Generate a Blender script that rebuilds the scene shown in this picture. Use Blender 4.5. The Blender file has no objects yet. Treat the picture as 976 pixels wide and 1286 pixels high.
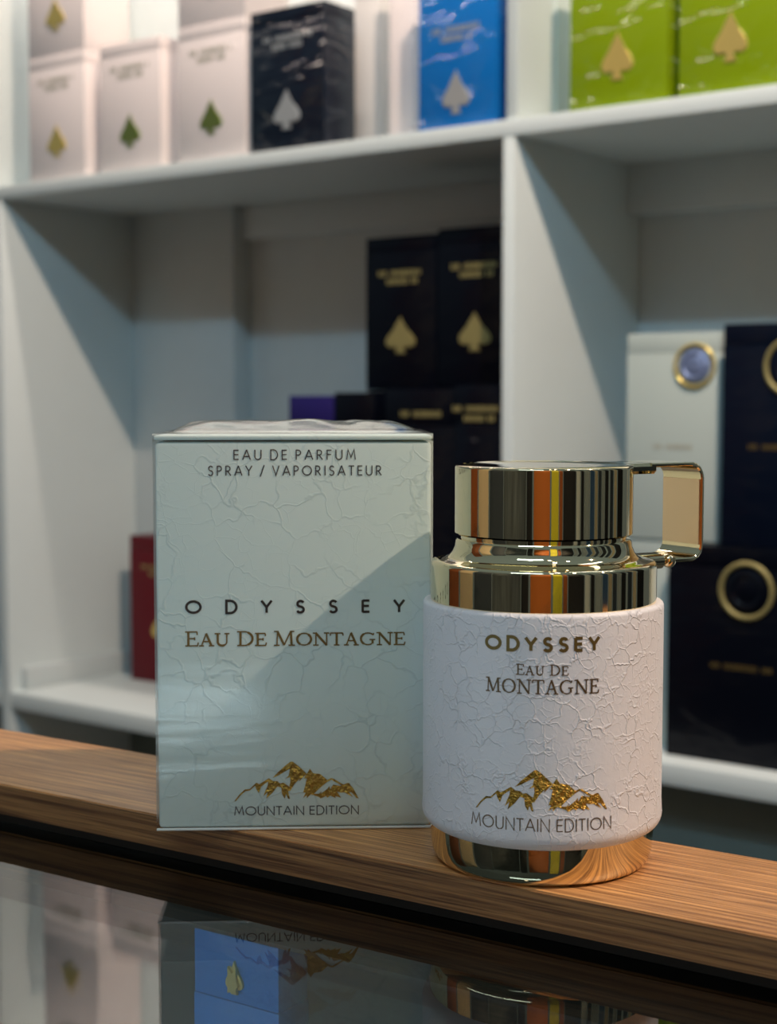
import bpy, bmesh, math, random
from math import sin, cos, pi, radians, atan, atan2, sqrt
from mathutils import Vector, Matrix
from mathutils.geometry import tessellate_polygon
random.seed(7)
sc = bpy.context.scene
COL = sc.collection
ZC = 1.0            # height of the wooden counter rim above the floor
H = 0.127           # lens above the rim
F, CX, CY = 1900.0, 488.0, 643.0
PITCH = atan(143/1900)

# ------------------------------------------------------------------ survey helpers
def ray(x, y):
    a = (x-CX)/F; b = (CY-y)/F
    return Vector((a, cos(PITCH)+b*sin(PITCH), -sin(PITCH)+b*cos(PITCH)))
CAM = Vector((0, 0, ZC+H))
def on_plane(x, y, p, n):
    r = ray(x, y); t = (p-CAM).dot(n)/r.dot(n)
    return CAM + r*t

# ------------------------------------------------------------------ materials
def newmat(name):
    m = bpy.data.materials.new(name); m.use_nodes = True
    nt = m.node_tree; b = nt.nodes['Principled BSDF']
    return m, nt, b
def N(nt, t, **kw):
    n = nt.nodes.new(t)
    for k, v in kw.items():
        if k in n.inputs: n.inputs[k].default_value = v
        else: setattr(n, k, v)
    return n
def simple(name, col, rough=.5, metal=0, coat=0, bump=0, bscale=40, ior=1.45, coatrough=.05, vary=0.0):
    m, nt, b = newmat(name)
    b.inputs['Base Color'].default_value = (*col, 1)
    b.inputs['Roughness'].default_value = rough
    b.inputs['Metallic'].default_value = metal
    b.inputs['IOR'].default_value = ior
    b.inputs['Coat Weight'].default_value = coat
    b.inputs['Coat Roughness'].default_value = coatrough
    tc = N(nt, 'ShaderNodeTexCoord')
    nz = N(nt, 'ShaderNodeTexNoise'); nz.inputs['Scale'].default_value = bscale; nz.inputs['Detail'].default_value = 3
    nt.links.new(tc.outputs['Object'], nz.inputs['Vector'])
    if bump:
        bp = N(nt, 'ShaderNodeBump'); bp.inputs['Strength'].default_value = bump; bp.inputs['Distance'].default_value = .002
        nt.links.new(nz.outputs['Fac'], bp.inputs['Height'])
        nt.links.new(bp.outputs['Normal'], b.inputs['Normal'])
        if coat: nt.links.new(bp.outputs['Normal'], b.inputs['Coat Normal'])
    if vary:
        mx = N(nt, 'ShaderNodeMix', data_type='RGBA')
        mx.inputs['A'].default_value = (*[c*(1-vary) for c in col], 1)
        mx.inputs['B'].default_value = (*[min(1, c*(1+vary)) for c in col], 1)
        nt.links.new(nz.outputs['Fac'], mx.inputs['Factor'])
        nt.links.new(mx.outputs['Result'], b.inputs['Base Color'])
    return m

def film_card(name, col, rough=.35, film=.18, crease=.006):
    """printed carton under creased cellophane: a clear coat with long creases"""
    m, nt, b = newmat(name)
    b.inputs['Base Color'].default_value = (*col, 1)
    b.inputs['Roughness'].default_value = rough
    b.inputs['Coat Weight'].default_value = film
    b.inputs['Coat Roughness'].default_value = .10
    b.inputs['Specular IOR Level'].default_value = .1
    tc = N(nt, 'ShaderNodeTexCoord')
    mp = N(nt, 'ShaderNodeMapping'); mp.inputs['Rotation'].default_value = (0, .7, 0); mp.inputs['Scale'].default_value = (9, 9, 30)
    nz = N(nt, 'ShaderNodeTexNoise'); nz.inputs['Scale'].default_value = 1.6; nz.inputs['Detail'].default_value = 2; nz.inputs['Distortion'].default_value = 1.2
    bp = N(nt, 'ShaderNodeBump'); bp.inputs['Strength'].default_value = .8; bp.inputs['Distance'].default_value = crease
    nt.links.new(tc.outputs['Object'], mp.inputs['Vector']); nt.links.new(mp.outputs['Vector'], nz.inputs['Vector'])
    nt.links.new(nz.outputs['Fac'], bp.inputs['Height']); nt.links.new(bp.outputs['Normal'], b.inputs['Coat Normal'])
    return m

def wood_mat(k=1.0, name='walnut_laminate'):
    m, nt, b = newmat(name)
    b.inputs['Roughness'].default_value = .42
    tc = N(nt, 'ShaderNodeTexCoord')
    mp = N(nt, 'ShaderNodeMapping'); mp.inputs['Scale'].default_value = (13, 900, 900)
    nt.links.new(tc.outputs['Object'], mp.inputs['Vector'])
    n1 = N(nt, 'ShaderNodeTexNoise'); n1.inputs['Scale'].default_value = 1.0; n1.inputs['Detail'].default_value = 5; n1.inputs['Roughness'].default_value = .6; n1.inputs['Distortion'].default_value = .35
    nt.links.new(mp.outputs['Vector'], n1.inputs['Vector'])
    mp2 = N(nt, 'ShaderNodeMapping'); mp2.inputs['Scale'].default_value = (45, 2600, 2600)
    nt.links.new(tc.outputs['Object'], mp2.inputs['Vector'])
    n2 = N(nt, 'ShaderNodeTexNoise'); n2.inputs['Scale'].default_value = 1.0; n2.inputs['Detail'].default_value = 3
    nt.links.new(mp2.outputs['Vector'], n2.inputs['Vector'])
    cr = N(nt, 'ShaderNodeValToRGB')
    e = cr.color_ramp.elements
    e[0].position = .34; e[0].color = (.20*k, .080*k, .028*k, 1)
    e[1].position = .66; e[1].color = (.70*k, .365*k, .135*k, 1)
    x = cr.color_ramp.elements.new(.5); x.color = (.47*k, .235*k, .09*k, 1)
    nt.links.new(n1.outputs['Fac'], cr.inputs['Fac'])
    cr2 = N(nt, 'ShaderNodeValToRGB'); e = cr2.color_ramp.elements
    e[0].position = .36; e[0].color = (.45, .42, .4, 1); e[1].position = .47; e[1].color = (1, 1, 1, 1)
    nt.links.new(n2.outputs['Fac'], cr2.inputs['Fac'])
    mx = N(nt, 'ShaderNodeMix', data_type='RGBA', blend_type='MULTIPLY'); mx.inputs['Factor'].default_value = .7
    nt.links.new(cr.outputs['Color'], mx.inputs['A']); nt.links.new(cr2.outputs['Color'], mx.inputs['B'])
    nt.links.new(mx.outputs['Result'], b.inputs['Base Color'])
    bp = N(nt, 'ShaderNodeBump'); bp.inputs['Strength'].default_value = .35; bp.inputs['Distance'].default_value = .0004
    nt.links.new(n2.outputs['Fac'], bp.inputs['Height']); nt.links.new(bp.outputs['Normal'], b.inputs['Normal'])
    return m

def crackle_nodes(nt, scale, distort, width):
    """returns a 0..1 vein mask (1 on the vein)"""
    tc = N(nt, 'ShaderNodeTexCoord')
    nz = N(nt, 'ShaderNodeTexNoise'); nz.inputs['Scale'].default_value = scale*.9; nz.inputs['Detail'].default_value = 3
    nt.links.new(tc.outputs['Object'], nz.inputs['Vector'])
    sb = N(nt, 'ShaderNodeVectorMath', operation='SUBTRACT'); sb.inputs[1].default_value = (.5, .5, .5)
    nt.links.new(nz.outputs['Color'], sb.inputs[0])
    sl = N(nt, 'ShaderNodeVectorMath', operation='SCALE'); sl.inputs['Scale'].default_value = distort
    nt.links.new(sb.outputs[0], sl.inputs[0])
    ad = N(nt, 'ShaderNodeVectorMath', operation='ADD')
    nt.links.new(tc.outputs['Object'], ad.inputs[0]); nt.links.new(sl.outputs[0], ad.inputs[1])
    vo = N(nt, 'ShaderNodeTexVoronoi', feature='DISTANCE_TO_EDGE'); vo.inputs['Scale'].default_value = scale
    nt.links.new(ad.outputs[0], vo.inputs['Vector'])
    mr = N(nt, 'ShaderNodeMapRange', interpolation_type='SMOOTHSTEP'); mr.inputs['From Min'].default_value = 0; mr.inputs['From Max'].default_value = width
    mr.inputs['To Min'].default_value = 1; mr.inputs['To Max'].default_value = 0
    nt.links.new(vo.outputs['Distance'], mr.inputs['Value'])
    # veins fade in and out
    n3 = N(nt, 'ShaderNodeTexNoise'); n3.inputs['Scale'].default_value = scale*.55; n3.inputs['Detail'].default_value = 1
    nt.links.new(tc.outputs['Object'], n3.inputs['Vector'])
    m3 = N(nt, 'ShaderNodeMapRange'); m3.inputs['From Min'].default_value = .38; m3.inputs['From Max'].default_value = .62
    nt.links.new(n3.outputs['Fac'], m3.inputs['Value'])
    mu = N(nt, 'ShaderNodeMath', operation='MULTIPLY')
    nt.links.new(mr.outputs['Result'], mu.inputs[0]); nt.links.new(m3.outputs['Result'], mu.inputs[1])
    return mu.outputs[0], tc

def leather_mat():
    m, nt, b = newmat('white_crackled_leather')
    b.inputs['Base Color'].default_value = (.71, .74, .82, 1)
    b.inputs['Roughness'].default_value = .5
    b.inputs['Coat Weight'].default_value = .2; b.inputs['Coat Roughness'].default_value = .25
    v1, tc = crackle_nodes(nt, 200, .007, .065)
    v2, _ = crackle_nodes(nt, 330, .003, .09)
    a = N(nt, 'ShaderNodeMath', operation='MULTIPLY_ADD'); a.inputs[1].default_value = .30
    nt.links.new(v2, a.inputs[0]); nt.links.new(v1, a.inputs[2])
    nz = N(nt, 'ShaderNodeTexNoise'); nz.inputs['Scale'].default_value = 700; nz.inputs['Detail'].default_value = 2
    nt.links.new(tc.outputs['Object'], nz.inputs['Vector'])
    a2 = N(nt, 'ShaderNodeMath', operation='MULTIPLY_ADD'); a2.inputs[1].default_value = .22
    nt.links.new(nz.outputs['Fac'], a2.inputs[0]); nt.links.new(a.outputs[0], a2.inputs[2])
    bp = N(nt, 'ShaderNodeBump'); bp.inputs['Strength'].default_value = .6; bp.inputs['Distance'].default_value = .0004
    nt.links.new(a2.outputs[0], bp.inputs['Height']); nt.links.new(bp.outputs['Normal'], b.inputs['Normal'])
    return m

def carton_mat():
    m, nt, b = newmat('pale_crackle_print_carton')
    b.inputs['Roughness'].default_value = .38
    v1, tc = crackle_nodes(nt, 100, .012, .045)
    v2, _ = crackle_nodes(nt, 180, .004, .035)
    a = N(nt, 'ShaderNodeMath', operation='MULTIPLY_ADD'); a.inputs[1].default_value = .3
    nt.links.new(v2, a.inputs[0]); nt.links.new(v1, a.inputs[2])
    mx = N(nt, 'ShaderNodeMix', data_type='RGBA')
    mx.inputs['A'].default_value = (.62, .765, .775, 1); mx.inputs['B'].default_value = (.48, .62, .64, 1)
    cl = N(nt, 'ShaderNodeMath', operation='MULTIPLY'); cl.use_clamp = True; cl.inputs[1].default_value = .6
    nt.links.new(a.outputs[0], cl.inputs[0]); nt.links.new(cl.outputs[0], mx.inputs['Factor'])
    nt.links.new(mx.outputs['Result'], b.inputs['Base Color'])
    bp = N(nt, 'ShaderNodeBump'); bp.inputs['Strength'].default_value = .3; bp.inputs['Distance'].default_value = .0003
    nt.links.new(a.outputs[0], bp.inputs['Height']); nt.links.new(bp.outputs['Normal'], b.inputs['Normal'])
    return m

def schlick(nt, f0):
    g = N(nt, 'ShaderNodeNewGeometry')
    d = N(nt, 'ShaderNodeVectorMath', operation='DOT_PRODUCT'); nt.links.new(g.outputs['Incoming'], d.inputs[0]); nt.links.new(g.outputs['Normal'], d.inputs[1])
    a = N(nt, 'ShaderNodeMath', operation='ABSOLUTE'); nt.links.new(d.outputs['Value'], a.inputs[0])
    o = N(nt, 'ShaderNodeMath', operation='SUBTRACT'); o.inputs[0].default_value = 1; nt.links.new(a.outputs[0], o.inputs[1])
    p = N(nt, 'ShaderNodeMath', operation='POWER'); p.inputs[1].default_value = 5; nt.links.new(o.outputs[0], p.inputs[0])
    m = N(nt, 'ShaderNodeMath', operation='MULTIPLY_ADD'); m.inputs[1].default_value = 1-f0; m.inputs[2].default_value = f0; nt.links.new(p.outputs[0], m.inputs[0])
    return m.outputs[0]

def wrap_mat():
    m, nt, b = newmat('clear_cellophane')
    nt.nodes.remove(b)
    out = nt.nodes['Material Output']
    tr = N(nt, 'ShaderNodeBsdfTransparent'); tr.inputs['Color'].default_value = (.985, .99, .985, 1)
    gl = N(nt, 'ShaderNodeBsdfGlossy'); gl.inputs['Roughness'].default_value = .13
    fr = schlick(nt, .05)
    tc = N(nt, 'ShaderNodeTexCoord')
    mp = N(nt, 'ShaderNodeMapping'); mp.inputs['Scale'].default_value = (10, 20, 75); mp.inputs['Rotation'].default_value = (0, .05, 0)
    nz = N(nt, 'ShaderNodeTexNoise'); nz.inputs['Scale'].default_value = 1; nz.inputs['Detail'].default_value = 2.5; nz.inputs['Distortion'].default_value = .6
    bp = N(nt, 'ShaderNodeBump'); bp.inputs['Strength'].default_value = .35; bp.inputs['Distance'].default_value = .0014
    nt.links.new(tc.outputs['Object'], mp.inputs['Vector']); nt.links.new(mp.outputs['Vector'], nz.inputs['Vector'])
    nt.links.new(nz.outputs['Fac'], bp.inputs['Height'])
    nt.links.new(bp.outputs['Normal'], gl.inputs['Normal'])
    mu = N(nt, 'ShaderNodeMath', operation='MULTIPLY'); mu.use_clamp = True; mu.inputs[1].default_value = 1.0
    nt.links.new(fr, mu.inputs[0])
    mx = N(nt, 'ShaderNodeMixShader')
    nt.links.new(mu.outputs[0], mx.inputs['Fac']); nt.links.new(tr.outputs[0], mx.inputs[1]); nt.links.new(gl.outputs[0], mx.inputs[2])
    nt.links.new(mx.outputs[0], out.inputs['Surface'])
    return m

def glass_mat():
    m, nt, b = newmat('smoked_counter_glass')
    nt.nodes.remove(b)
    out = nt.nodes['Material Output']
    tr = N(nt, 'ShaderNodeBsdfTransparent'); tr.inputs['Color'].default_value = (.72, .78, .78, 1)
    gl = N(nt, 'ShaderNodeBsdfGlossy'); gl.inputs['Roughness'].default_value = .008
    fr = schlick(nt, .12)
    mx = N(nt, 'ShaderNodeMixShader')
    nt.links.new(fr, mx.inputs['Fac']); nt.links.new(tr.outputs[0], mx.inputs[1]); nt.links.new(gl.outputs[0], mx.inputs[2])
    nt.links.new(mx.outputs[0], out.inputs['Surface'])
    return m

M = dict(
    gold=simple('polished_pale_gold', (.84, .71, .46), .035, 1),
    brushed=simple('satin_gold', (.80, .60, .40), .32, 1),
    wood=wood_mat(), woodedge=wood_mat(.5, 'darker_walnut_laminate'), leather=leather_mat(), carton=carton_mat(), wrap=wrap_mat(), glass=glass_mat(),
    foil=simple('gold_foil_print', (.46, .29, .055), .30, .85, bump=.8, bscale=900),
    brassink=simple('bronze_ink', (.17, .115, .035), .45, .55),
    black=simple('black_ink', (.008, .01, .013), .4),
    ink=simple('slate_ink', (.035, .045, .06), .5),
    tanink=simple('bronze_print_on_leather', (.13, .085, .045), .45, .5),
    board=simple('white_painted_board', (.56, .60, .595), .5, bump=.1, bscale=60, vary=.03),
    edge=simple('white_board_edge', (.64, .69, .68), .45, vary=.02),
    backing=simple('off_white_backing', (.60, .64, .64), .6, vary=.03),
    rubber=simple('black_gasket', (.006, .006, .006), .7),
    dark=simple('dark_case_lining', (.006, .007, .008), .7),
    kick=simple('grey_green_plinth', (.17, .205, .185), .6, vary=.08),
    navycard=film_card('navy_carton', (.004, .008, .018), film=.7, crease=.014),
    blackcard=film_card('black_carton', (.002, .003, .007)),
    navyplain=film_card('deep_navy_carton', (.003, .006, .016)),
    casebluecard=film_card('matt_blue_carton', (.004, .135, .44), film=.05),
    bluecard=film_card('bright_blue_carton', (.004, .135, .44), film=.7, crease=.014),
    greencard=film_card('lime_green_carton', (.20, .29, .004), film=.7, crease=.014),
    whitecard=film_card('blush_white_carton', (.76, .68, .66), film=.4, crease=.012),
    greycard=film_card('pearl_grey_carton', (.60, .58, .56)),
    redcard=film_card('crimson_carton', (.12, .001, .008)),
    purplecard=film_card('purple_carton', (.022, .016, .12)),
    palecard=film_card('ivory_carton', (.52, .58, .54)),
    goldfoil=simple('embossed_gold', (.72, .56, .18), .3, .65),
    goldmatt=simple('gold_print', (.36, .30, .12), .5, .4),
    silverfoil=simple('embossed_silver', (.46, .48, .49), .3, .5),
    greenfoil=simple('green_gold_foil', (.35, .42, .12), .3, .9),
    greyprint=simple('grey_print', (.42, .40, .32), .6),
    medal=simple('blue_grey_medallion', (.20, .25, .42), .4, .3, bump=1, bscale=120),
    wall=simple('painted_wall', (.30, .31, .30), .8, vary=.05),
    floor=simple('grey_floor_tile', (.22, .21, .20), .35, vary=.1),
    orange=simple('orange_panel', (.62, .17, .03), .6),
    cream=simple('cream_panel', (.85, .66, .42), .6),
    slate=simple('slate_panel', (.05, .065, .085), .6),
    charcoal=simple('charcoal_panel', (.012, .012, .014), .6),
    rust=simple('rust_panel', (.34, .09, .02), .6),
    mottled=simple('mottled_panel', (.12, .14, .15), .6, vary=.9, bscale=9),
    yellow=simple('yellow_panel', (.72, .62, .03), .6),
    bluep=simple('blue_panel', (.06, .13, .26), .6),
    greyp=simple('light_grey_panel', (.55, .58, .56), .6),
)

# ------------------------------------------------------------------ object helpers
def link(name, me, mat=None, parent=None):
    o = bpy.data.objects.new(name, me); COL.objects.link(o)
    if mat is not None: me.materials.append(mat)
    if parent is not None: o.parent = parent
    return o
def from_bm(name, bm, mat=None, parent=None, smooth=None):
    me = bpy.data.meshes.new(name); bm.normal_update(); bm.to_mesh(me); bm.free()
    if smooth is not None:
        for p in me.polygons: p.use_smooth = True
        me.set_sharp_from_angle(angle=radians(smooth))
    return link(name, me, mat, parent)
def empty(name, loc, rz=0):
    o = bpy.data.objects.new(name, None); COL.objects.link(o)
    o.location = loc; o.rotation_euler = (0, 0, rz); o.empty_display_size = .02
    return o
def tag(o, label=None, cat=None, group=None, kind=None):
    if label: o['label'] = label
    if cat: o['category'] = cat
    if group: o['group'] = group
    if kind: o['kind'] = kind
    return o
def bx(bm, x0, x1, y0, y1, z0, z1, bevel=0, seg=2):
    vs = [bm.verts.new((x, y, z)) for z in (z0, z1) for y in (y0, y1) for x in (x0, x1)]
    fs = [(0, 2, 3, 1), (4, 5, 7, 6), (0, 1, 5, 4), (2, 6, 7, 3), (0, 4, 6, 2), (1, 3, 7, 5)]
    F_ = [bm.faces.new([vs[i] for i in f]) for f in fs]
    if bevel:
        es = set(e for f in F_ for e in f.edges)
        bmesh.ops.bevel(bm, geom=list(es), offset=bevel, segments=seg, profile=.5, affect='EDGES')
def box_obj(name, dims, mat, parent=None, bevel=.0008, smooth=35):
    bm = bmesh.new(); bx(bm, *dims, bevel=bevel)
    return from_bm(name, bm, mat, parent, smooth if bevel else None)
def lathe(prof, seg=160):
    bm = bmesh.new(); rings = []
    for r, z in prof:
        if r < 1e-6: rings.append([bm.verts.new((0, 0, z))])
        else: rings.append([bm.verts.new((r*cos(2*pi*i/seg), r*sin(2*pi*i/seg), z)) for i in range(seg)])
    for a, b in zip(rings, rings[1:]):
        for i in range(seg):
            j = (i+1) % seg
            if len(a) == 1 and len(b) == 1: continue
            if len(a) == 1: bm.faces.new((a[0], b[j], b[i]))
            elif len(b) == 1: bm.faces.new((a[i], a[j], b[0]))
            else: bm.faces.new((a[i], a[j], b[j], b[i]))
    bmesh.ops.recalc_face_normals(bm, faces=bm.faces)
    return bm
def arc(cx, cz, r, a0, a1, n=6):
    return [(cx+r*cos(radians(a0+(a1-a0)*i/n)), cz+r*sin(radians(a0+(a1-a0)*i/n))) for i in range(n+1)]
def extrude_poly(pts, depth, bevel=0):
    """outline in x,z; front at y=-depth, back at y=0"""
    bm = bmesh.new()
    f = [bm.verts.new((x, -depth, z)) for x, z in pts]; b = [bm.verts.new((x, 0, z)) for x, z in pts]
    front = bm.faces.new(f); bm.faces.new(list(reversed(b)))
    n = len(pts)
    for i in range(n): bm.faces.new((f[(i+1) % n], f[i], b[i], b[(i+1) % n]))
    if bevel: bmesh.ops.bevel(bm, geom=list(front.edges), offset=bevel, segments=2, affect='EDGES')
    bmesh.ops.recalc_face_normals(bm, faces=bm.faces)
    bmesh.ops.triangulate(bm, faces=[f for f in bm.faces if len(f.verts) > 4])
    return bm

# ------------------------------------------------------------------ lettering drawn with strokes
def ell(cx, cy, rx, ry, a0, a1, n=20):
    return [(cx+rx*cos(radians(a0+(a1-a0)*i/n)), cy+ry*sin(radians(a0+(a1-a0)*i/n))) for i in range(n+1)]
W0 = 1.0
SANS = {
 'A': (.78, [[(0.02, 0), (.39, 1)], [(.76, 0), (.39, 1)], [(.16, .33), (.62, .33)]]),
 'D': (.74, [[(.06, 0), (.06, 1), (.28, 1)]+ell(.28, .5, .42, .5, 90, -90)[1:]+[(.06, 0)]]),
 'E': (.52, [[(.06, 0), (.06, 1)], [(.06, .955), (.5, .955)], [(.06, .52), (.47, .52)], [(.06, .045), (.5, .045)]]),
 'F': (.50, [[(.06, 0), (.06, 1)], [(.06, .955), (.48, .955)], [(.06, .52), (.45, .52)]]),
 'I': (.14, [[(.07, 0), (.07, 1)]]),
 'M': (.92, [[(.05, 0), (.17, 1), (.46, .22), (.75, 1), (.87, 0)]]),
 'N': (.76, [[(.06, 0), (.06, 1), (.70, 0), (.70, 1)]]),
 'O': (1.0, [ell(.5, .5, .455, .455, 0, 360, 36)]),
 'P': (.54, [[(.06, 0), (.06, 1)], [(.06, .955), (.24, .955)]+ell(.24, .71, .24, .245, 90, -90)[1:]+[(.06, .465)]]),
 'R': (.60, [[(.06, 0), (.06, 1)], [(.06, .955), (.24, .955)]+ell(.24, .71, .24, .245, 90, -90)[1:]+[(.06, .465)], [(.24, .46), (.56, 0)]]),
 'S': (.56, [ell(.29, .725, .2, .225, 25, 270, 16)+ell(.27, .255, .22, .235, 80, -155, 16)]),
 'T': (.56, [[(.28, 0), (.28, 1)], [(0, .955), (.56, .955)]]),
 'U': (.70, [[(.06, 1), (.06, .32)]+ell(.35, .32, .29, .30, 180, 360, 16)[1:]+[(.64, 1)]]),
 'V': (.70, [[(0.02, 1), (.35, 0), (.68, 1)]]),
 'Y': (.68, [[(.01, 1), (.34, .46)], [(.67, 1), (.34, .46)], [(.34, .5), (.34, 0)]]),
 '/': (.46, [[(.02, -.1), (.42, 1.05)]]),
}
t, h_ = .74, 1.25       # thin and thick stroke factors
def sf(x0, x1, y): return [(x0, y), (x1, y)]
SERIF = {
 'E': (.66, [([(.17, 0), (.17, 1)], h_), (sf(.02, .60, .97), t), (sf(.17, .48, .52), t), (sf(.02, .63, .03), t), ([(.59, .97), (.60, .76)], t), ([(.47, .62), (.47, .41)], t), ([(.61, .03), (.65, .26)], t)]),
 'A': (.84, [([(.13, 0), (.40, .98)], t), ([(.39, 1), (.70, 0)], h_), (sf(.20, .58, .36), t), (sf(0, .27, .03), t), (sf(.54, .84, .03), t)]),
 'U': (.84, [([(.17, 1), (.17, .34)]+ell(.42, .34, .25, .30, 180, 300, 10)[1:], h_), (ell(.42, .34, .25, .30, 290, 360, 6)+[(.67, 1)], t), (sf(0, .32, .97), t), (sf(.54, .82, .97), t)]),
 'D': (.84, [([(.18, 0), (.18, 1)], h_), ([(.02, .97), (.36, .97)]+ell(.34, .5, .43, .47, 90, 60, 3)[1:], t), (ell(.34, .5, .42, .47, 62, -62, 14), h_), (ell(.34, .5, .43, .47, -60, -90, 3)+[(.02, .03)], t)]),
 'M': (1.06, [([(.17, 0), (.20, 1)], t), ([(.19, 1), (.52, .04)], h_), ([(.52, .04), (.84, 1)], t), ([(.84, 1), (.88, 0)], h_), (sf(.02, .30, .03), t), (sf(.72, 1.04, .03), t), (sf(.03, .24, .97), t), (sf(.80, 1.01, .97), t)]),
 'O': (.92, [(ell(.46, .5, .39, .46, 50, 130, 8), t), (ell(.46, .5, .385, .46, 125, 235, 12), h_), (ell(.46, .5, .39, .46, 230, 310, 8), t), (ell(.46, .5, .385, .46, -55, 55, 12), h_)]),
 'N': (.92, [([(.17, 0), (.17, 1)], t), ([(.15, 1), (.77, .02)], h_), ([(.77, 0), (.77, 1)], t), (sf(.02, .32, .03), t), (sf(0, .2, .97), t), (sf(.62, .92, .97), t)]),
 'T': (.76, [([(.38, 0), (.38, 1)], h_), (sf(.03, .73, .97), t), ([(.05, .97), (.02, .76)], t), ([(.71, .97), (.74, .76)], t), (sf(.22, .54, .03), t)]),
 'G': (.92, [(ell(.47, .5, .39, .46, 40, 130, 10), t), (ell(.47, .5, .385, .46, 125, 235, 12), h_), (ell(.47, .5, .39, .46, 230, 305, 8), t), ([(.73, .12), (.73, .44)], h_), (sf(.56, .88, .44), t), ([(.77, .80), (.79, .96)], t)]),
}
def stroke_ribbon(pts, w):
    """centre line -> list of quads (2-D) with mitred joints"""
    P = [Vector(p) for p in pts]; closed = (P[0]-P[-1]).length < 1e-6
    if closed: P = P[:-1]
    n = len(P); L, R = [], []
    for i in range(n):
        a = P[i-1] if (i > 0 or closed) else None
        b = P[(i+1) % n] if (i < n-1 or closed) else None
        d1 = (P[i]-a).normalized() if a is not None else None
        d2 = (b-P[i]).normalized() if b is not None else None
        if d1 is None: d1 = d2
        if d2 is None: d2 = d1
        n1 = Vector((-d1.y, d1.x)); n2 = Vector((-d2.y, d2.x)); mm = (n1+n2)
        if mm.length < .2: mm = n1
        mm.normalize(); k = 1/max(.42, mm.dot(n1))
        L.append(P[i]+mm*w*.5*k); R.append(P[i]-mm*w*.5*k)
    q = []
    for i in range(n if closed else n-1):
        j = (i+1) % n; q.append((L[i], R[i], R[j], L[j]))
    return q
def text_quads(text, font, x0, x1, z0, hgt, wt, small=None, track=.2, wx=1.0):
    """quads of a line of writing filling x0..x1, baseline z0, cap height hgt, stroke weight wt (of the cap height)"""
    items = []; cur = 0
    for i, c in enumerate(text):
        if c == ' ': cur += .30*wx + track*.5; continue
        s = 1.0
        g = c
        if small and c.islower(): s = small; g = c.upper()
        w, st = font[g]
        items.append((g, cur, s)); cur += w*s*wx + track
    g, c0, s = items[-1]; total = c0 + font[g][0]*s*wx
    sx = (x1-x0)/(total*hgt)         # spread or squeeze to the measured width
    quads = []
    for g, c0, s in items:
        for st in font[g][1]:
            if font is SERIF: pts, f = st
            else: pts, f = st, 1
            P = [((c0+px*s*wx)*hgt*sx, py*s*hgt) for px, py in pts]
            for q in stroke_ribbon(P, wt*f*hgt):
                quads.append([(x0+v.x, z0+v.y) for v in q])
    return quads
def quads_mesh(name, quads, mapf, mat, parent, sub=1):
    bm = bmesh.new()
    for k, q in enumerate(quads):
        lift = (k % 7)*.000004
        A, B, C, D = q
        for s in range(sub):
            t0, t1 = s/sub, (s+1)/sub
            p = [(A[0]+(D[0]-A[0])*t0, A[1]+(D[1]-A[1])*t0), (B[0]+(C[0]-B[0])*t0, B[1]+(C[1]-B[1])*t0),
                 (B[0]+(C[0]-B[0])*t1, B[1]+(C[1]-B[1])*t1), (A[0]+(D[0]-A[0])*t1, A[1]+(D[1]-A[1])*t1)]
            try: bm.faces.new([bm.verts.new(mapf(x, z, lift)) for x, z in p])
            except ValueError: pass
    return from_bm(name, bm, mat, parent)

# mountain range emblem, traced in units of its own width (0..1), z up, baseline 0
def mpoly(pts): return [((x-50)/868.0, (310-y)/868.0) for x, y in pts]
MOUNT = [mpoly(p) for p in [
 [(50, 318), (88, 268), (125, 234), (158, 232), (205, 186), (226, 198), (292, 156), (308, 168), (270, 190), (238, 216), (222, 262), (204, 232), (196, 208), (160, 242), (130, 246), (96, 274), (62, 316)],
 [(292, 156), (322, 176), (352, 178), (370, 194), (392, 188), (430, 214), (444, 238), (426, 250), (438, 306), (424, 300), (412, 268), (402, 302), (384, 272), (378, 222), (352, 214), (318, 258), (272, 302), (284, 252), (254, 284), (270, 238), (284, 208), (288, 176)],
 [(318, 154), (360, 110), (410, 66), (440, 42), (458, 40), (492, 66), (548, 118), (556, 128), (536, 146), (500, 184), (508, 160), (470, 200), (440, 248), (430, 236), (442, 182), (440, 148), (404, 162), (430, 140), (440, 90), (400, 112), (360, 136)],
 [(578, 92), (602, 124), (650, 130), (700, 172), (724, 160), (740, 166), (700, 186), (650, 226), (606, 270), (640, 270), (660, 252), (652, 270), (700, 236), (714, 216), (718, 240), (740, 206), (790, 216), (836, 196), (852, 196), (884, 240), (918, 306), (902, 302), (868, 262), (848, 258), (880, 296), (842, 276), (820, 262), (794, 262), (766, 256), (796, 300), (752, 286), (760, 302), (720, 284), (700, 298), (690, 286), (652, 304), (640, 292), (584, 272), (556, 300), (556, 280), (530, 298), (548, 262), (530, 260), (544, 216), (556, 160), (536, 160), (556, 128)],
 [(724, 160), (742, 164), (808, 204), (836, 206), (830, 214), (800, 214), (736, 176)],
]]
def emblem_mesh(name, x0, x1, z0, mapf, mat, parent, maxlen=.0012):
    w = x1-x0; bm = bmesh.new()
    for k, poly in enumerate(MOUNT):
        P = [Vector((x0+px*w, z0+pz*w, 0)) for px, pz in poly]
        vs = [bm.verts.new(p) for p in P]
        for t3 in tessellate_polygon([P]):
            try: bm.faces.new([vs[i] for i in t3])
            except ValueError: pass
        for v in vs: v.co.z = k*.000004
    for _ in range(5):
        es = [e for e in bm.edges if e.calc_length() > maxlen]
        if not es: break
        bmesh.ops.subdivide_edges(bm, edges=es, cuts=1)
        bmesh.ops.triangulate(bm, faces=bm.faces)
    for v in bm.verts: v.co = mapf(v.co.x, v.co.y, v.co.z)
    bmesh.ops.recalc_face_normals(bm, faces=bm.faces)
    return from_bm(name, bm, mat, parent)

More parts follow.
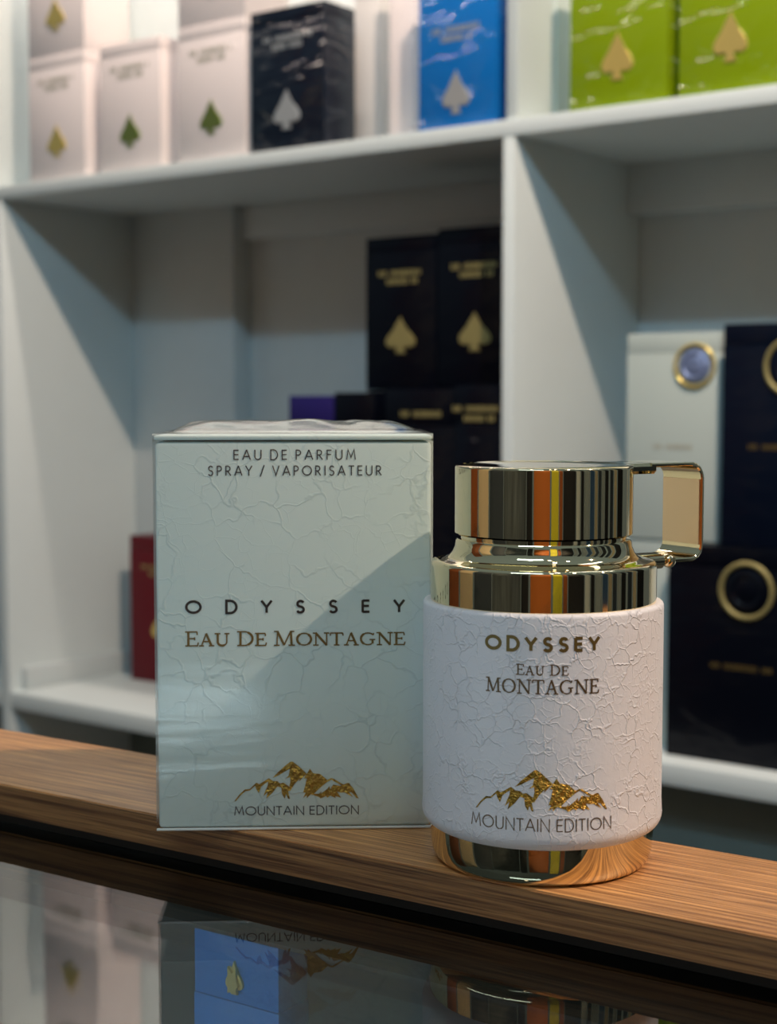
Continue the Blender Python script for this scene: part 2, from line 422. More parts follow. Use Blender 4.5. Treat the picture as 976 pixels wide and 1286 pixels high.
# ================================================================== FRAMES OF THE PLACE
CYAW = radians(-33.1)                       # counter direction
C0 = Vector((-0.1285, 0.4923, ZC))
cu = Vector((cos(CYAW), sin(CYAW), 0)); cn = Vector((-sin(CYAW), cos(CYAW), 0))
SYAW = radians(-37.3)                       # shelving direction
S0 = Vector((-0.5087, 2.0070, 0))
su = Vector((cos(SYAW), sin(SYAW), 0)); sv = Vector((-sin(SYAW), cos(SYAW), 0))
def shelf_hit(x, y, s=0.0):
    p = on_plane(x, y, S0+sv*s, sv); d = p-S0
    return d.dot(su), p.z                    # along the shelf, height

# ================================================================== SETTING
fl = box_obj('floor', (-4, 4, -3.2, 4, -.1, 0), M['floor'], bevel=0); tag(fl, kind='structure')
# ================================================================== SHELVING
ZU = ZC+.4035            # upper shelf surface
TH = .0165
ZL = ZC-.266; ZR = ZC-.2197
DEPTH = .236
a_div0 = shelf_hit(631, 300)[0]; a_div1 = shelf_hit(645, 300)[0]
a_left = shelf_hit(3, 400)[0]
AL, AR = a_left, a_div1+.86
ZTOP = ZU+.78
sh = empty('shelving_unit', (S0.x, S0.y, 0), SYAW)
tag(sh, 'white painted wall shelving unit with square open bays behind the counter', 'shelving')
e, b_ = M['edge'], M['board']
box_obj('shelf_board', (AL-.6, AR+.018, 0, DEPTH+.03, ZU-TH, ZU), e, sh)
box_obj('shelf_board', (AL-.6, a_div0, .001, DEPTH+.03, ZL-.022, ZL), e, sh)
box_obj('shelf_board', (a_div1, AR, .001, DEPTH+.03, ZR-.021, ZR), e, sh)
box_obj('top_board', (AL-.6, AR+.018, 0, DEPTH+.03, ZTOP, ZTOP+TH), e, sh)
box_obj('divider', (a_div0, a_div1, .0005, DEPTH+.028, .10, ZU-TH), e, sh)
box_obj('divider', (a_div0+.002, a_div1+.002, .003, DEPTH+.028, ZU, ZTOP), e, sh)
box_obj('side_panel', (AL-.018, AL, .0005, DEPTH+.028, .10, ZU-TH), e, sh)
box_obj('side_panel', (AL-.05, AL-.032, .0005, DEPTH+.028, ZU, ZTOP), e, sh)
box_obj('side_panel', (AR, AR+.018, .0005, DEPTH+.028, .10, ZTOP), e, sh)
box_obj('back_panel', (AL-.6, AR+.018, DEPTH+.03, DEPTH+.045, 0, ZTOP+TH), M['backing'], sh)
# batten, pilaster and header on the back of the bays
a_pil = shelf_hit(296, 400, DEPTH)[0]
box_obj('pilaster', (AL, a_pil, DEPTH-.004, DEPTH+.03, ZL, ZU-TH), M['backing'], sh)
box_obj('header_rail', (a_pil, a_div0, DEPTH+.012, DEPTH+.03, ZU-TH-.045, ZU-TH), M['backing'], sh)
box_obj('header_rail', (a_div1, AR, DEPTH-.002, DEPTH+.03, ZU-TH-.055, ZU-TH), M['backing'], sh)
box_obj('shelf_cleat', (AL, AL+.012, .02, DEPTH, ZL, ZL+.03), M['board'], sh)
box_obj('plinth_panel', (AL-.6, a_div0, DEPTH-.02, DEPTH+.03, .02, ZL-.022), M['kick'], sh)
box_obj('plinth_panel', (a_div1, AR, .05, .07, .02, ZR-.021), M['kick'], sh)

# ================================================================== BOXES ON THE SHELVES
def spade(w, h, d):
    P = [(0, h)]
    for x, z in [(.10, .80), (.24, .64), (.40, .50), (.49, .38), (.50, .28), (.44, .20), (.33, .165), (.20, .175), (.10, .21), (.08, .12), (.14, .04), (.19, 0)]:
        P.append((x*w, z*h))
    P += [(-x, z) for x, z in reversed(P[1:])]
    return extrude_poly(P, d, bevel=d*.45)
def tiny_lines(w, rows, hh):
    """rows of tiny illegible print: short upright ticks"""
    q = []; r = random.Random(3)
    for k, (frac, z) in enumerate(rows):
        x = -w*frac/2
        while x < w*frac/2:
            ww = hh*r.choice([.35, .5, .6])
            if r.random() > .12: q.append([(x, z), (x+ww, z), (x+ww, z+hh), (x, z+hh)])
            x += ww+hh*.22
    return q
def carton(name, label, a, s, z, w, d, h, mat, style='spade', foil='goldfoil', ink='goldmatt', group=None, rz=0, spz=.19, sps=(.33, .26), txz=.75, yaw=None, loc=None):
    if loc is None: p = S0 + su*a + sv*s; p.z = z; yaw = SYAW+rz
    else: p = loc
    o = empty(name, p, yaw); tag(o, label, 'box', group)
    box_obj('carton_body', (0, w, 0, d, 0, h*.902), M[mat], o, bevel=.0005)
    box_obj('carton_lid', (.0002, w-.0002, .0002, d-.0002, h*.9021, h), M[mat], o, bevel=.0005)
    if style == 'spade':
        m = from_bm('spade_emblem', spade(w*sps[0], h*sps[1], .0022), M[foil], o, 40); m.location = (w/2, .0006, h*spz)
        mf = lambda x, zz, l: (w/2+x, -.0004-l, h*txz+zz)
        quads_mesh('printed_lettering', tiny_lines(w, [(.64, .005), (.40, -.004)], .0062), mf, M[ink], o)
    elif style == 'ring':
        rr = .0255
        prof = [(rr+.0024*cos(radians(t)), .0024*sin(radians(t))) for t in range(0, 361, 20)]
        m = from_bm('medallion_ring', lathe(prof, 64), M[foil], o, 60); m.rotation_euler = (pi/2, 0, 0); m.location = (w*.66, -.001, h*.80)
        disc = lathe([(0, .0032), (.007, .0038), (.012, .002), (.015, .0034), (.0205, .0014), (.0208, 0), (0, 0)], 48)
        m = from_bm('medallion_disc', disc, M['medal'] if ink == 'greyprint' else M[mat], o, 30); m.rotation_euler = (pi/2, 0, 0); m.location = (w*.66, -.0004, h*.80)
        mf = lambda x, zz, l: (w*.5+x, -.0004-l, h*.42+zz)
        quads_mesh('printed_lettering', tiny_lines(w, [(.40, .004)], .005), mf, M[ink], o)
    return o
def fit(x0, x1, s, yref):
    a0 = shelf_hit(x0, yref, s)[0]; a1 = shelf_hit(x1, yref, s)[0]
    return a0, a1-a0
UF = .012
HB = shelf_hit(315, 18, UF)[1]-ZU           # height of the spade cartons
print('carton height', HB, fit(315, 407, UF, 100))
a, w = fit(315, 407, UF, 100); WB = w; DB = .055
carton('perfume_carton', 'black carton with silver spade emblem between white and blue cartons, top shelf', a, UF, ZU, w, DB, HB, 'navycard', foil='silverfoil', ink='silverfoil', spz=.15, sps=(.36, .28), txz=.74)
gW = 'white spade cartons on the top shelf'
xs = [(36, 'white carton with golden yellow spade, leftmost on the top shelf'),
      (121, 'white carton with turquoise-green spade, second from the left on the top shelf'),
      (224, 'white carton with green spade, standing directly left of the black carton')]
for i, (x, lab) in enumerate(xs):
    a = shelf_hit(x, 120, UF)[0]
    if i == 0: a_first = a
    carton('perfume_carton', lab, a, UF+(.006 if i == 1 else 0), ZU, WB*.985, DB+.02, HB, 'whitecard', foil='greenfoil' if i else 'goldfoil', ink='greyprint', group=gW)
    if i != 1:
        carton('perfume_carton', ['white spade carton stacked on the leftmost white carton, cut by the photo edge', '', 'white carton stacked on the one left of the black carton, mostly above the frame'][i],
               a, UF+.001, ZU+HB, WB*.985, DB+.02, HB, 'whitecard', foil='greenfoil' if i else 'goldfoil', ink='greyprint', group='white cartons of the upper stack row')
a, w = fit(446, 478, .10, 100)
carton('perfume_carton', 'plain pearl grey carton set back right of the black carton', a, .10, ZU, w, .09, HB*1.25, 'greycard', style='none')
a, w = fit(489, 520, .06, 100)
carton('perfume_carton', 'narrow blush white carton left of the bright blue carton', a, .06, ZU, w, .05, HB*1.25, 'whitecard', style='none')
a, w = fit(526, 622, UF, 100)
carton('perfume_carton', 'bright blue carton with silver spade emblem beside the shelf divider', a, UF, ZU, w, DB, HB*1.05, 'bluecard', foil='silverfoil', ink='silverfoil', spz=.09, sps=(.36, .27), txz=.56)
a, w = fit(662, 700, .07, 80)
carton('perfume_carton', 'pale cream carton set back between the divider and the green cartons', a, .07, ZU, w, .09, HB*1.1, 'palecard', style='none')
gG = 'lime green cartons on the top shelf'
a, w = fit(716, 838, UF, 80)
carton('perfume_carton', 'lime green carton with gold spade, nearest the shelf divider', a, UF, ZU, w, .08, HB*1.12, 'greencard', group=gG, spz=.145, sps=(.33, .26), txz=.80)
a, w = fit(853, 985, UF, 60)
carton('perfume_carton', 'lime green carton with gold spade at the right photo edge', a, UF, ZU, w, .08, HB*1.12, 'greencard', group=gG, spz=.155, sps=(.33, .26), txz=.80)
# lower left bay
pr = on_plane(164, 838, Vector((0, 0, ZL)), Vector((0, 0, 1))); d = pr-S0
sR = min(.165, d.dot(sv)); a, w = fit(164, 246, sR, 760)
zt = shelf_hit(164, 672, sR)[1]
carton('perfume_carton', 'dark red carton on the lower shelf, half hidden behind the white box', a, sR, ZL, w, .05, zt-ZL, 'redcard', spz=.27)
gD = 'black spade cartons stacked in the left bay'
s1 = .06
z_t = shelf_hit(460, 300, s1)[1]; z_b = shelf_hit(460, 486, s1)[1]
a1, w1 = fit(460, 548, s1, 400); 
zrow = (z_b-.004-ZL)/2
a2 = a1+w1+.002
w2 = w1
for k in range(2):
    carton('perfume_carton', 'black carton stacked under the left gold-spade carton, hidden by the white box' if k else 'bottom black carton of the left stack behind the white box', a1, s1+.002, ZL+k*zrow, w1, .09, zrow-.0005, 'blackcard', style='none', group='hidden black cartons under the spade cartons')
    carton('perfume_carton', 'black carton stacked under the gold-spade carton beside the divider' if k else 'bottom black carton of the stack beside the divider', a2, s1+.002, ZL+k*zrow, w1, .09, zrow-.0005, 'blackcard', style='none', group='hidden black cartons under the spade cartons')
carton('perfume_carton', 'black carton with matt gold spade, upper left of the pair in the left bay', a1, s1, ZL+2*zrow, w1, .08, z_t-ZL-2*zrow, 'blackcard', group=gD, foil='goldmatt', spz=.24, sps=(.42, .24), txz=.715)
carton('perfume_carton', 'black carton with matt gold spade, touching the shelf divider', a2, s1, ZL+2*zrow, w2, .08, z_t-ZL-2*zrow+.004, 'blackcard', group=gD, foil='goldmatt', spz=.24, sps=(.42, .24), txz=.715)
s2 = .004
a, w = fit(571, 640, s2, 560); w = a_div0-a-.001; zt = shelf_hit(571, 484, s2)[1]
carton('perfume_carton', 'tall black carton with gold print just above the bottle cap', a, s2, ZL, w, .05, zt-ZL, 'blackcard', style='print', group=None)
a5 = a
o_ = [o for o in COL.objects if o.name.startswith('perfume_carton')][-1]
hh = zt-ZL
mf = lambda x, zz, l: (w*.5+x, -.0004-l, hh-.033+zz)
quads_mesh('printed_lettering', tiny_lines(.085, [(.75, .006), (.42, -.004)], .006), mf, M['goldmatt'], o_)
a, w = fit(484, 568, s2+.004, 560); w = a5-a-.0015; zt = shelf_hit(500, 489, s2)[1]
carton('perfume_carton', 'black carton seen in the gap between the white box and the bottle', a, s2+.004, ZL, w, .045, zt-ZL, 'blackcard', style='none')
o_ = [o for o in COL.objects if o.name.startswith('perfume_carton')][-1]
hh2 = zt-ZL
mf = lambda x, zz, l: (w*.5+x, -.0004-l, hh2-.035+zz)
quads_mesh('printed_lettering', tiny_lines(.085, [(.6, .006)], .006), mf, M['goldmatt'], o_)
s3 = .02
a, w = fit(420, 470, s3, 520); zt = shelf_hit(420, 493, s3)[1]
carton('perfume_carton', 'very dark green-black carton next to the purple carton', a, s3, ZL, w, .038, zt-ZL, 'blackcard', style='none')
a, w = fit(363, 418, s3, 520); zt = shelf_hit(363, 497, s3)[1]
carton('perfume_carton', 'purple carton peeking above the white perfume box', a, s3, ZL, w, .05, zt-ZL, 'purplecard', style='none')
# right bay
sB = .034
a, w = fit(838, 1030, sB, 800); zt = shelf_hit(900, 686, sB)[1]; aB = a
carton('perfume_carton', 'large black carton with gold ring emblem at the right of the bottle', a, sB, ZR, w, .15, zt-ZR, 'blackcard', style='ring', foil='goldmatt', ink='brassink')
tall = zt
# its ring is placed where the photo shows it
ob = [o for o in COL.objects if o.name.startswith('perfume_carton')][-1]
ra, rz_ = shelf_hit(938, 742, sB)
for c in ob.children:
    if c.name.startswith('medallion'): c.location.x = ra-a; c.location.z = rz_-ZR; c.scale = (1.0, 1.0, 1.0)
sW = .06
a, w = fit(787, 903, sW, 550); zt = shelf_hit(787, 420, sW)[1]
zb = tall
# the ivory carton stands on a low black carton behind the large one
a_c = a
w_c = w
hW = zt-tall
carton('perfume_carton', 'pale ivory carton with blue-grey round medallion in the right bay', a_c, sW, tall+.0005, w_c, .09, hW, 'palecard', style='ring', ink='greyprint')
ob = [o for o in COL.objects if o.name.startswith('perfume_carton')][-1]
ra, rz_ = shelf_hit(873, 460, sW)
for c in ob.children:
    if c.name.startswith('medallion'): c.location.x = ra-a_c; c.location.z = rz_-tall; c.scale = (.80, .80, 1)
a, w = fit(907, 1020, sB+.004, 550); zt = shelf_hit(907, 408, sB+.004)[1]
carton('perfume_carton', 'black carton standing on the large ring carton at the photo edge', a, sB+.004, tall+.0005, w, .09, zt-tall, 'navyplain', style='ring', foil='goldmatt', ink='brassink')
ob = [o for o in COL.objects if o.name.startswith('perfume_carton')][-1]
ra, rz_ = shelf_hit(996, 461, sB+.004)
for c in ob.children:
    if c.name.startswith('medallion'): c.location.x = ra-a; c.location.z = rz_-tall
a0, w0 = fit(788, 838, sW, 800)
carton('perfume_carton', 'pale grey-green carton under the ivory carton, left of the large black ring carton', a_c, sW+.002, ZR, aB-a_c-.001, .085, tall-ZR, 'palecard', style='none')

# ================================================================== COUNTER
cnt = empty('display_counter', (C0.x, C0.y, 0), CYAW)
tag(cnt, 'glass-topped display counter with walnut rim in the foreground', 'counter')
RIMD = .0578; T1 = .0100
box_obj('wooden_rim', (-1.0, .75, 0, RIMD, ZC-T1, ZC), M['wood'], cnt, bevel=.0004)
box_obj('rim_front_strip', (-1.0, .75, -.0006, -.00005, ZC-T1, ZC-.0005), M['woodedge'], cnt, bevel=0)['label'] = 'darker walnut strip on the rim front'  # thin strip on the rim's front face, same wood in a darker tone
box_obj('black_gasket', (-1.0, .75, .0015, RIMD-.001, ZC-.0132, ZC-T1-.0001), M['rubber'], cnt, bevel=0)
GZ = ZC-.0134
box_obj('glass_top', (-1.0, .75, -.55, RIMD-.002, GZ-.006, GZ), M['glass'], cnt, bevel=0)
box_obj('back_panel', (-1.0, .75, RIMD-.012, RIMD-.002, .05, GZ-.0062), M['dark'], cnt, bevel=0)
box_obj('front_panel', (-1.0, .75, -.55, -.538, .05, GZ-.0062), M['dark'], cnt, bevel=0)
box_obj('end_panel', (-1.0, -.988, -.538, RIMD-.012, .05, GZ-.0062), M['dark'], cnt, bevel=0)
box_obj('end_panel', (.738, .75, -.538, RIMD-.012, .05, GZ-.0062), M['dark'], cnt, bevel=0)
box_obj('case_shelf', (-.988, .738, -.538, RIMD-.012, ZC-.225, ZC-.21), M['dark'], cnt, bevel=0)
box_obj('base', (-1.0, .75, -.55, RIMD-.002, 0, .05), M['dark'], cnt, bevel=0)
# blue carton inside the case, under the glass
box_obj('carton_top_cover', (-.988, .738, -.0255, RIMD-.012, GZ-.0074, GZ-.0062), M['dark'], cnt, bevel=0)  # dark strip added under the glass, hides the blue carton's top face
BL = C0+cn*-.0245
pc = on_plane(243, 1240, BL, cn); pd = on_plane(350, 1240, BL, cn)
pc.z = GZ-.0078
wc = (pd-pc).dot(cu)
hc = pc.z-(ZC-.2098)
carton('perfume_carton', 'blue carton with gold spade seen through the counter glass', 0, 0, 0, wc, .014, hc, 'casebluecard', yaw=CYAW, loc=Vector((pc.x, pc.y, ZC-.2098)), ink='bluecard', spz=(hc-.0160)/hc, sps=(.20, .05))

# ================================================================== PERFUME BOX
PL = on_plane(197, 1044, Vector((0, 0, ZC)), Vector((0, 0, 1))); PR = on_plane(543, 1040, Vector((0, 0, ZC)), Vector((0, 0, 1)))
bu = (PR-PL).normalized(); byaw = atan2(bu.y, bu.x); bn = Vector((-bu.y, bu.x, 0))
BW = (PR-PL).length; BD = .062
top = on_plane(368, 545, PL, bn).z-ZC; BH = top
pb = empty('perfume_box', PL, byaw)
tag(pb, 'cellophane-wrapped white perfume box with black and gold lettering on the wooden rim', 'box')
box_obj('carton_body', (.0005, BW-.0005, .0005, BD-.0005, .0005, BH-.0022), M['carton'], pb, bevel=.0013)
box_obj('carton_lid', (.0003, BW-.0003, .0003, BD-.0003, BH-.0018, BH-.0004), M['carton'], pb, bevel=.0005)
# cellophane: close sides, puffed creased top
bm = bmesh.new(); nx, ny = 60, 36
r_ = random.Random(5)
def puff(i, j):
    u, v = i/nx, j/ny
    ex = min(u, 1-u); ey = min(v, 1-v)
    e = min(1, ex/.14)*min(1, ey/.30); e = e*e*(3-2*e)
    ridge = abs(((u-.5)*1.0))*.0022+.0006*sin(u*23+v*7)*sin(v*11+1)+.0006*abs(sin((u+v*.6)*17))
    fold = .0012*max(0, 1-abs(v-.25-.5*abs(u-.5))/.05)
    return BH+.0001+e*(.0036-ridge*.6+fold*.4)
top_v = [[bm.verts.new((BW*i/nx, BD*j/ny, puff(i, j))) for j in range(ny+1)] for i in range(nx+1)]
for i in range(nx):
    for j in range(ny): bm.faces.new((top_v[i][j], top_v[i+1][j], top_v[i+1][j+1], top_v[i][j+1]))
rim = [top_v[i][0] for i in range(nx+1)]+[top_v[nx][j] for j in range(1, ny+1)]+[top_v[i][ny] for i in range(nx-1, -1, -1)]+[top_v[0][j] for j in range(ny-1, 0, -1)]
low = [bm.verts.new((v.co.x, v.co.y, 0.0001)) for v in rim]
for k in range(len(rim)):
    k2 = (k+1) % len(rim); bm.faces.new((low[k], low[k2], rim[k2], rim[k]))
bmesh.ops.recalc_face_normals(bm, faces=bm.faces)
from_bm('cellophane_wrap', bm, M['wrap'], pb, 50)
# heat-sealed hem of the wrap along the foot of the front face
box_obj('wrap_hem', (0, BW, -.0005, .0002, .0002, .0009), simple('sealed_film_hem', (.72, .80, .80), .2, coat=.6), pb, bevel=.0002)
def bpx(x, y):
    p = on_plane(x, y, PL, bn); return (p-PL).dot(bu), p.z-ZC
bmap = lambda x, z, l: (x, .00038-l, z)
def box_line(name, text, font, xa, xb, yt, yb, wt, mat, **kw):
    x0, z0 = bpx(xa, yb); x1, _ = bpx(xb, yb); _, z1 = bpx(xa, yt)
    return quads_mesh(name, text_quads(text, font, x0, x1, z0, z1-z0, wt, **kw), bmap, mat, pb)
box_line('type_lettering', 'EAU DE PARFUM', SANS, 293, 447, 565.0, 577.5, .115, M['ink'], track=.34)
box_line('type_lettering', 'SPRAY / VAPORISATEUR', SANS, 261, 479.5, 585.0, 597.5, .115, M['ink'], track=.34)
box_line('name_lettering', 'ODYSSEY', SANS, 233, 508, 755.0, 770.5, .20, M['black'], track=2.0, wx=1.28)
box_line('scent_lettering', 'Eau De Montagne', SERIF, 232, 509, 793.5, 812, .125, M['brassink'], small=.87, track=.02, wx=.98)
box_line('edition_lettering', 'MOUNTAIN EDITION', SANS, 294, 451, 1013.5, 1024.5, .115, M['ink'], track=.12)
x0, z0 = bpx(294, 1005.5); x1, _ = bpx(450.5, 1005)
emblem_mesh('mountain_emblem', x0, x1, z0, lambda x, z, l: (x, .00036-l, z), M['foil'], pb)

# ================================================================== BOTTLE
BC = Vector((.04245, .4135, ZC))
faz = atan2(-BC.y, -BC.x)                   # azimuth that faces the lens
bt = empty('perfume_bottle', BC, 0)
tag(bt, 'flask-shaped perfume bottle with white crackled sleeve, gold cap, handle and base', 'bottle')
R = .0329
# base
prof = [(0, .0), (.0270, 0), (.0282, .0002), (.0291, .0008), (.0298, .0018), (.0303, .0032), (.0306, .0050), (.0308, .0075), (.0309, .0105), (.0309, .013), (0, .013)]
from_bm('gold_base', lathe(prof, 200), M['gold'], bt, 40)
# leather sleeve
zb0, zt0 = .0098, .0722
prof = [(.0300, zb0)] + arc(R-.0040, zb0+.0044, .0042, -85, 0, 8) + [(R, z) for z in [zb0+.008+k*.004 for k in range(13)]] + arc(R-.0012, zt0-.0013, .0012, 0, 90, 5) + [(.0300, zt0-.0002)]
from_bm('leather_sleeve', lathe(prof, 200), M['leather'], bt, 60)
# shoulder ring and concave shoulder
prof = [(.0309, .0690), (.0309, .0815)] + arc(.0296, .0817, .0013, 0, 75, 5) + [(.0285, .08325), (.0268, .08365), (.0257, .0842), (.0248, .0853), (.0242, .0868), (.0240, .0882), (.0236, .0888), (.0226, .0889), (.0226, .0905), (0, .0905)]
from_bm('shoulder_ring', lathe(prof, 200), M['gold'], bt, 32)
# cap
prof = [(.0, .0899), (.0236, .0899), (.0243, .0904), (.0243, .1080)] + arc(.0235, .1081, .0008, 0, 80, 4) + [(.0222, .1091), (.0215, .1089), (0, .1093)]
from_bm('cap', lathe(prof, 200), M['gold'], bt, 30)
# handle: wide strap bent in a U, pointing back and to the right
PHI = radians(30); HW = .017; RH = .0498; r0 = .0310
er = Vector((cos(PHI), sin(PHI), 0)); et = Vector((-sin(PHI), cos(PHI), 0))
def strap(path, width, th, mat, name, parent, bev=.00035):
    """path of (r,z) centre line, strap section th (in plane) x width (along et)"""
    P = [Vector(p) for p in path]; n = len(P); bm = bmesh.new(); secs = []
    for i in range(n):
        d = (P[min(n-1, i+1)]-P[max(0, i-1)]).normalized(); nn = Vector((-d.y, d.x))
        sec = []
        hw, ht = width/2, th/2; c = bev
        for (a, b) in [(-hw+c, -ht), (hw-c, -ht), (hw, -ht+c), (hw, ht-c), (hw-c, ht), (-hw+c, ht), (-hw, ht-c), (-hw, -ht+c)]:
            q = P[i]+nn*b
            sec.append(bm.verts.new(er*q.x+et*a+Vector((0, 0, q.y))))
        secs.append(sec)
    for s, s2_ in zip(secs, secs[1:]):
        for k in range(8):
            k2 = (k+1) % 8; bm.faces.new((s[k], s[k2], s2_[k2], s2_[k]))
    bm.faces.new(secs[0]); bm.faces.new(list(reversed(secs[-1])))
    bmesh.ops.recalc_face_normals(bm, faces=bm.faces)
    return from_bm(name, bm, mat, parent, 35)
zt_, zb_ = .1083, .0812
cr = .0042
path = [(r0, zt_)]+[(x, z) for x, z in arc(RH-cr, zt_-cr, cr, 90, 0, 10)]+[(x, z) for x, z in arc(RH-cr, zb_+cr, cr, 0, -90, 10)]+[(r0+.003, zb_)]
hd = strap(path, HW, .0012, M['gold'], 'handle', bt)
strap([(.0215, zt_-.0009), (.0325, zt_-.0009)], HW, .0030, M['gold'], 'hinge_block', bt, .0009)
# inner satin face of the grip
strap([(RH-.00075, zt_-cr-.0002), (RH-.00075, zb_+cr-.0002)], HW-.0012, .0004, M['brushed'], 'grip_inlay', hd, .0001)
# lower latch: pin and ball
def tube(p0, p1, r, name, mat, parent, seg=20):
    d = (p1-p0); L = d.length; bm = bmesh.new()
    bmesh.ops.create_cone(bm, cap_ends=True, segments=seg, radius1=r, radius2=r, depth=L)
    bmesh.ops.bevel(bm, geom=[e for e in bm.edges if abs(e.verts[0].co.z-e.verts[1].co.z) < 1e-7], offset=r*.25, segments=2, affect='EDGES')
    q = Vector((0, 0, 1)).rotation_difference(d.normalized())
    bmesh.ops.transform(bm, matrix=Matrix.Translation((p0+p1)/2) @ q.to_matrix().to_4x4(), verts=bm.verts)
    return from_bm(name, bm, mat, parent, 35)
near = -et*(HW/2-.001)
pA = er*.0262+near-et*.0005+Vector((0, 0, zb_)); pB = er*.0352+near-et*.0005+Vector((0, 0, zb_))
tube(pA, pB, .0021, 'latch_pin', M['gold'], bt)
bm = bmesh.new(); bmesh.ops.create_uvsphere(bm, u_segments=24, v_segments=16, radius=.0020)
m = from_bm('latch_ball', bm, M['gold'], bt, 80); m.location = er*.0376+near-et*.0008+Vector((0, 0, zb_))
strap([(.0275, zb_), (r0+.0035, zb_)], HW, .0012, M['gold'], 'latch_plate', bt)

# writing wrapped on the sleeve
def cmap(lift0):
    def f(s, z, l):
        a = faz + s/R; rr = R+lift0+l
        return (rr*cos(a), rr*sin(a), z)
    return f
cm_ = cmap(.00009)
DF = BC.xy.length
def cz(y):        # height of a point on the front of the sleeve
    b = (CY-y)/F; k = (-sin(PITCH)+b*cos(PITCH))/(cos(PITCH)+b*sin(PITCH))
    return H+k*(DF-R)
def cs(dx):       # arc length for a pixel offset from the axis
    a = 0
    for _ in range(12):
        a = math.asin(max(-1, min(1, dx/F*1.0*(DF-R*cos(a))/R)))
    return a*R
def bot_line(name, text, font, half, yt, yb, wt, mat, **kw):
    z0, z1 = cz(yb), cz(yt); s = cs(half)
    q = text_quads(text, font, -s, s, z0, z1-z0, wt, **kw)
    return quads_mesh(name, q, cm_, mat, bt, sub=2)
bot_line('name_lettering', 'ODYSSEY', SANS, 71, 799.5, 816, .25, M['brassink'], track=.46, wx=1.15)
bot_line('scent_lettering', 'Eau De', SERIF, 33, 833, 846.5, .115, M['tanink'], small=.87, track=.05)
bot_line('scent_lettering', 'MONTAGNE', SERIF, 71, 852, 870, .115, M['tanink'], track=.04)
bot_line('edition_lettering', 'MOUNTAIN EDITION', SANS, 88.5, 1026, 1042, .09, M['tanink'], track=.12)
s = cs(83); emblem_mesh('mountain_emblem', -s, s, cz(1018), cmap(.00008), M['foil'], bt, maxlen=.0015)

# ================================================================== ADDED PANELS BEHIND THE LENS (for striped reflections in the metal)
cen = Vector((BC.x, BC.y, 0))
fwd = -Vector((BC.x, BC.y, 0)).normalized()            # towards the lens
def polar(a, r):                                       # a: degrees, positive = image right
    th = atan2(fwd.y, fwd.x)+radians(a)
    return cen+Vector((cos(th), sin(th), 0))*r, th
panels = [(-108, -93, 'rust', 'burnt orange'), (-91, -74, 'cream', 'cream'), (-72, -52, 'slate', 'slate blue'), (-51, -22, 'mottled', 'mottled grey'),
          (-21, -14, 'charcoal', 'charcoal'), (-12, 8, 'orange', 'bright orange'), (10, 19, 'yellow', 'yellow'), (20, 24, 'rust', 'narrow rust'), (25, 41, 'charcoal', 'wide charcoal'),
          (42, 47, 'greyp', 'narrow pale grey'), (48, 52, 'charcoal', 'narrow black'), (53, 60, 'greyp', 'pale grey'), (61, 67, 'bluep', 'deep blue'),
          (68, 72, 'cream', 'narrow cream'), (73, 78, 'slate', 'narrow slate'), (79, 83, 'greyp', 'rightmost pale grey'), (84, 90, 'charcoal', 'rightmost charcoal'), (93, 99, 'slate', 'slate blue far right'), (101, 106, 'cream', 'cream far right'), (108, 120, 'charcoal', 'black far right')]
for a0, a1, mt, nm in panels:
    am = (a0+a1)/2; p, th = polar(am, 2.0+.12*(panels.index((a0, a1, mt, nm)) % 2))
    rr = (p-cen).length; w = 2*rr*math.tan(radians((a1-a0)/2))
    o = empty('reflection_panel', (p.x, p.y, 0), th+pi/2)  # unseen, put in only as a coloured stripe mirrored by the gold
    tag(o, nm+' added unseen banner behind the camera', 'panel')
    box_obj('panel_board', (-w/2, w/2, -.02, .02, .06, 2.45), M[mt], o, bevel=.004)
    box_obj('panel_foot', (-w/2, w/2, -.12, .12, 0, .06), M['charcoal'], o, bevel=.004)

# ================================================================== LIGHT
def spot(name, loc, target, energy, col, size_deg, blend, radius):
    l = bpy.data.lights.new(name, 'SPOT'); l.energy = energy; l.color = col; l.spot_size = radians(size_deg); l.spot_blend = blend; l.shadow_soft_size = radius
    o = bpy.data.objects.new(name, l); COL.objects.link(o); o.location = loc
    o.rotation_euler = (Vector(target)-Vector(loc)).to_track_quat('-Z', 'Y').to_euler(); return o
def area(name, loc, target, energy, col, sx, sy):
    l = bpy.data.lights.new(name, 'AREA'); l.shape = 'RECTANGLE'; l.size = sx; l.size_y = sy; l.energy = energy; l.color = col
    o = bpy.data.objects.new(name, l); COL.objects.link(o); o.location = loc
    o.rotation_euler = (Vector(target)-Vector(loc)).to_track_quat('-Z', 'Y').to_euler(); return o
spot('added_panel_spot', (-.2, -.2, 2.75), (-1.75, -.2, 1.15), 70, (1, .86, .7), 75, .5, .03)  # two unseen spots added to brighten the panels mirrored in the gold
spot('added_panel_spot', (.1, -.4, 2.75), (.25, -1.7, 1.15), 80, (1, .9, .78), 80, .5, .03)
spot('counter_spotlight', (BC.x+1.05, BC.y-.30, ZC+1.25), (BC.x, BC.y, ZC+.03), 96, (1.0, .72, .52), 40, .3, .012)
spot('shelf_spotlight', (.31, .53, ZC+1.37), (-.10, 1.75, ZC+.18), 82, (1.0, .78, .61), 88, .25, .012)
spot('cool_shelf_spotlight', (-.1, .05, ZC+1.25), (-.10, 1.75, ZC+.10), 27, (.38, .74, 1.0), 70, .3, .02)
area('ceiling_light_panel', (-.5, -.6, ZC+1.75), (-.05, .6, ZC), 6, (.62, .84, 1.0), .9, .25)
area('ceiling_light_panel', (.9, .9, ZC+1.9), (.2, .9, ZC), 2.5, (.85, .93, 1.0), .15, .9)
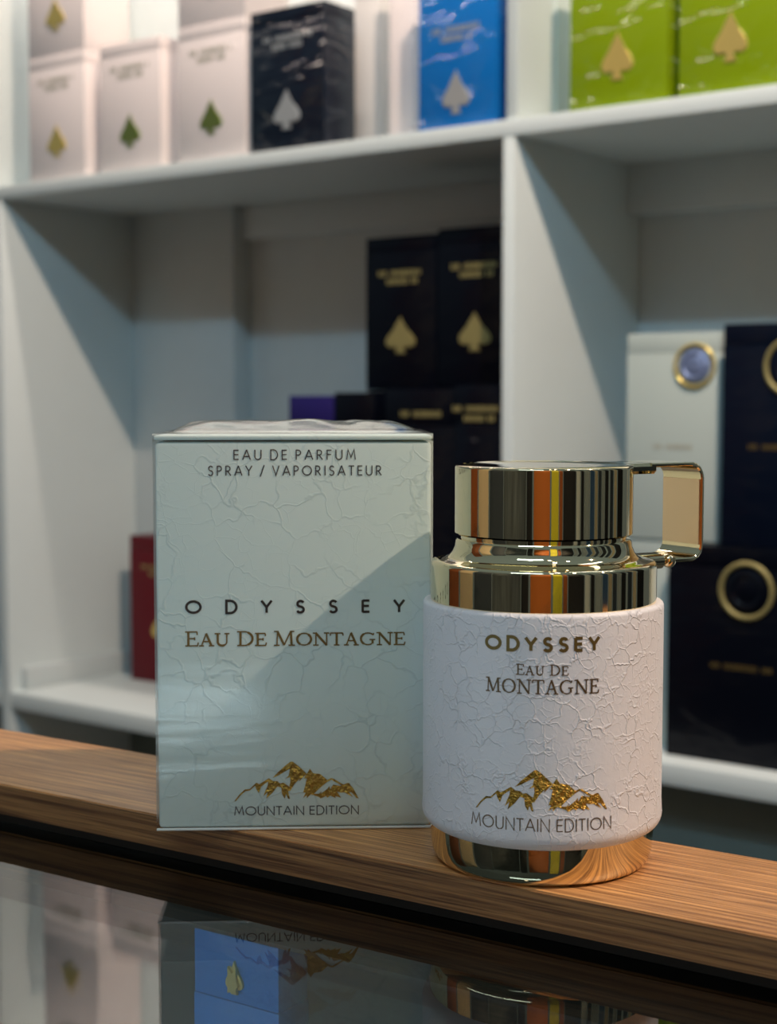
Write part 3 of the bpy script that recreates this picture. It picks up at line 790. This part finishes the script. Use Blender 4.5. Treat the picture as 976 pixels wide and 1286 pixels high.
for x_, y_ in ((-.35, -.25), (.15, -.45), (.6, -.1), (.25, .15)):
    area('ceiling_downlight', (x_, y_, ZC+1.6), (x_, y_+.05, ZC), 1.0, (1, .9, .78), .07, .07)
# warm strip added out of view before the upper bay, brightens the carton fronts
p = S0+su*.30-sv*.12
area('added_shelf_strip', (p.x, p.y, ZTOP-.01), (p.x+.05, p.y+.06, ZU), 7, (1.0, .82, .70), .8, .03).rotation_euler = (radians(28), 0, SYAW)
p = C0+cu*.05+cn*(-.30)
area('added_case_light', (p.x, p.y, ZC-.035), (p.x+cn.x*.3, p.y+cn.y*.3, ZC-.12), .8, (.8, .92, 1.0), .5, .02)  # lamp added inside the case so the blue carton shows
w = bpy.data.worlds.new('shop_ambience'); sc.world = w; w.use_nodes = True
nt = w.node_tree; bg = nt.nodes['Background']
tc = N(nt, 'ShaderNodeTexCoord'); sp = N(nt, 'ShaderNodeSeparateXYZ'); cr_ = N(nt, 'ShaderNodeValToRGB')
nt.links.new(tc.outputs['Generated'], sp.inputs[0]); mr = N(nt, 'ShaderNodeMapRange'); mr.inputs['From Min'].default_value = -.3; mr.inputs['From Max'].default_value = 1
nt.links.new(sp.outputs['Z'], mr.inputs['Value']); nt.links.new(mr.outputs['Result'], cr_.inputs['Fac'])
E_ = cr_.color_ramp.elements; E_[0].color = (.05, .055, .055, 1); E_[1].color = (.15, .20, .215, 1)
x = E_.new(.4); x.color = (.115, .15, .16, 1)
nt.links.new(cr_.outputs['Color'], bg.inputs['Color']); bg.inputs['Strength'].default_value = 1.0

# ================================================================== CAMERA
cam = bpy.data.cameras.new('camera'); co = bpy.data.objects.new('camera', cam); COL.objects.link(co)
co.location = CAM; co.rotation_euler = (pi/2-PITCH, 0, 0)
cam.sensor_fit = 'VERTICAL'; cam.sensor_height = 24; cam.lens = F/1286*24
cam.clip_start = .01; cam.clip_end = 50
cam.dof.use_dof = True; cam.dof.focus_distance = .415; cam.dof.aperture_fstop = 12
sc.camera = co
sc.view_settings.view_transform = 'Standard'; sc.view_settings.look = 'None'; sc.view_settings.gamma = 1
sc.view_settings.use_curve_mapping = False; sc.view_settings.exposure = 0.0
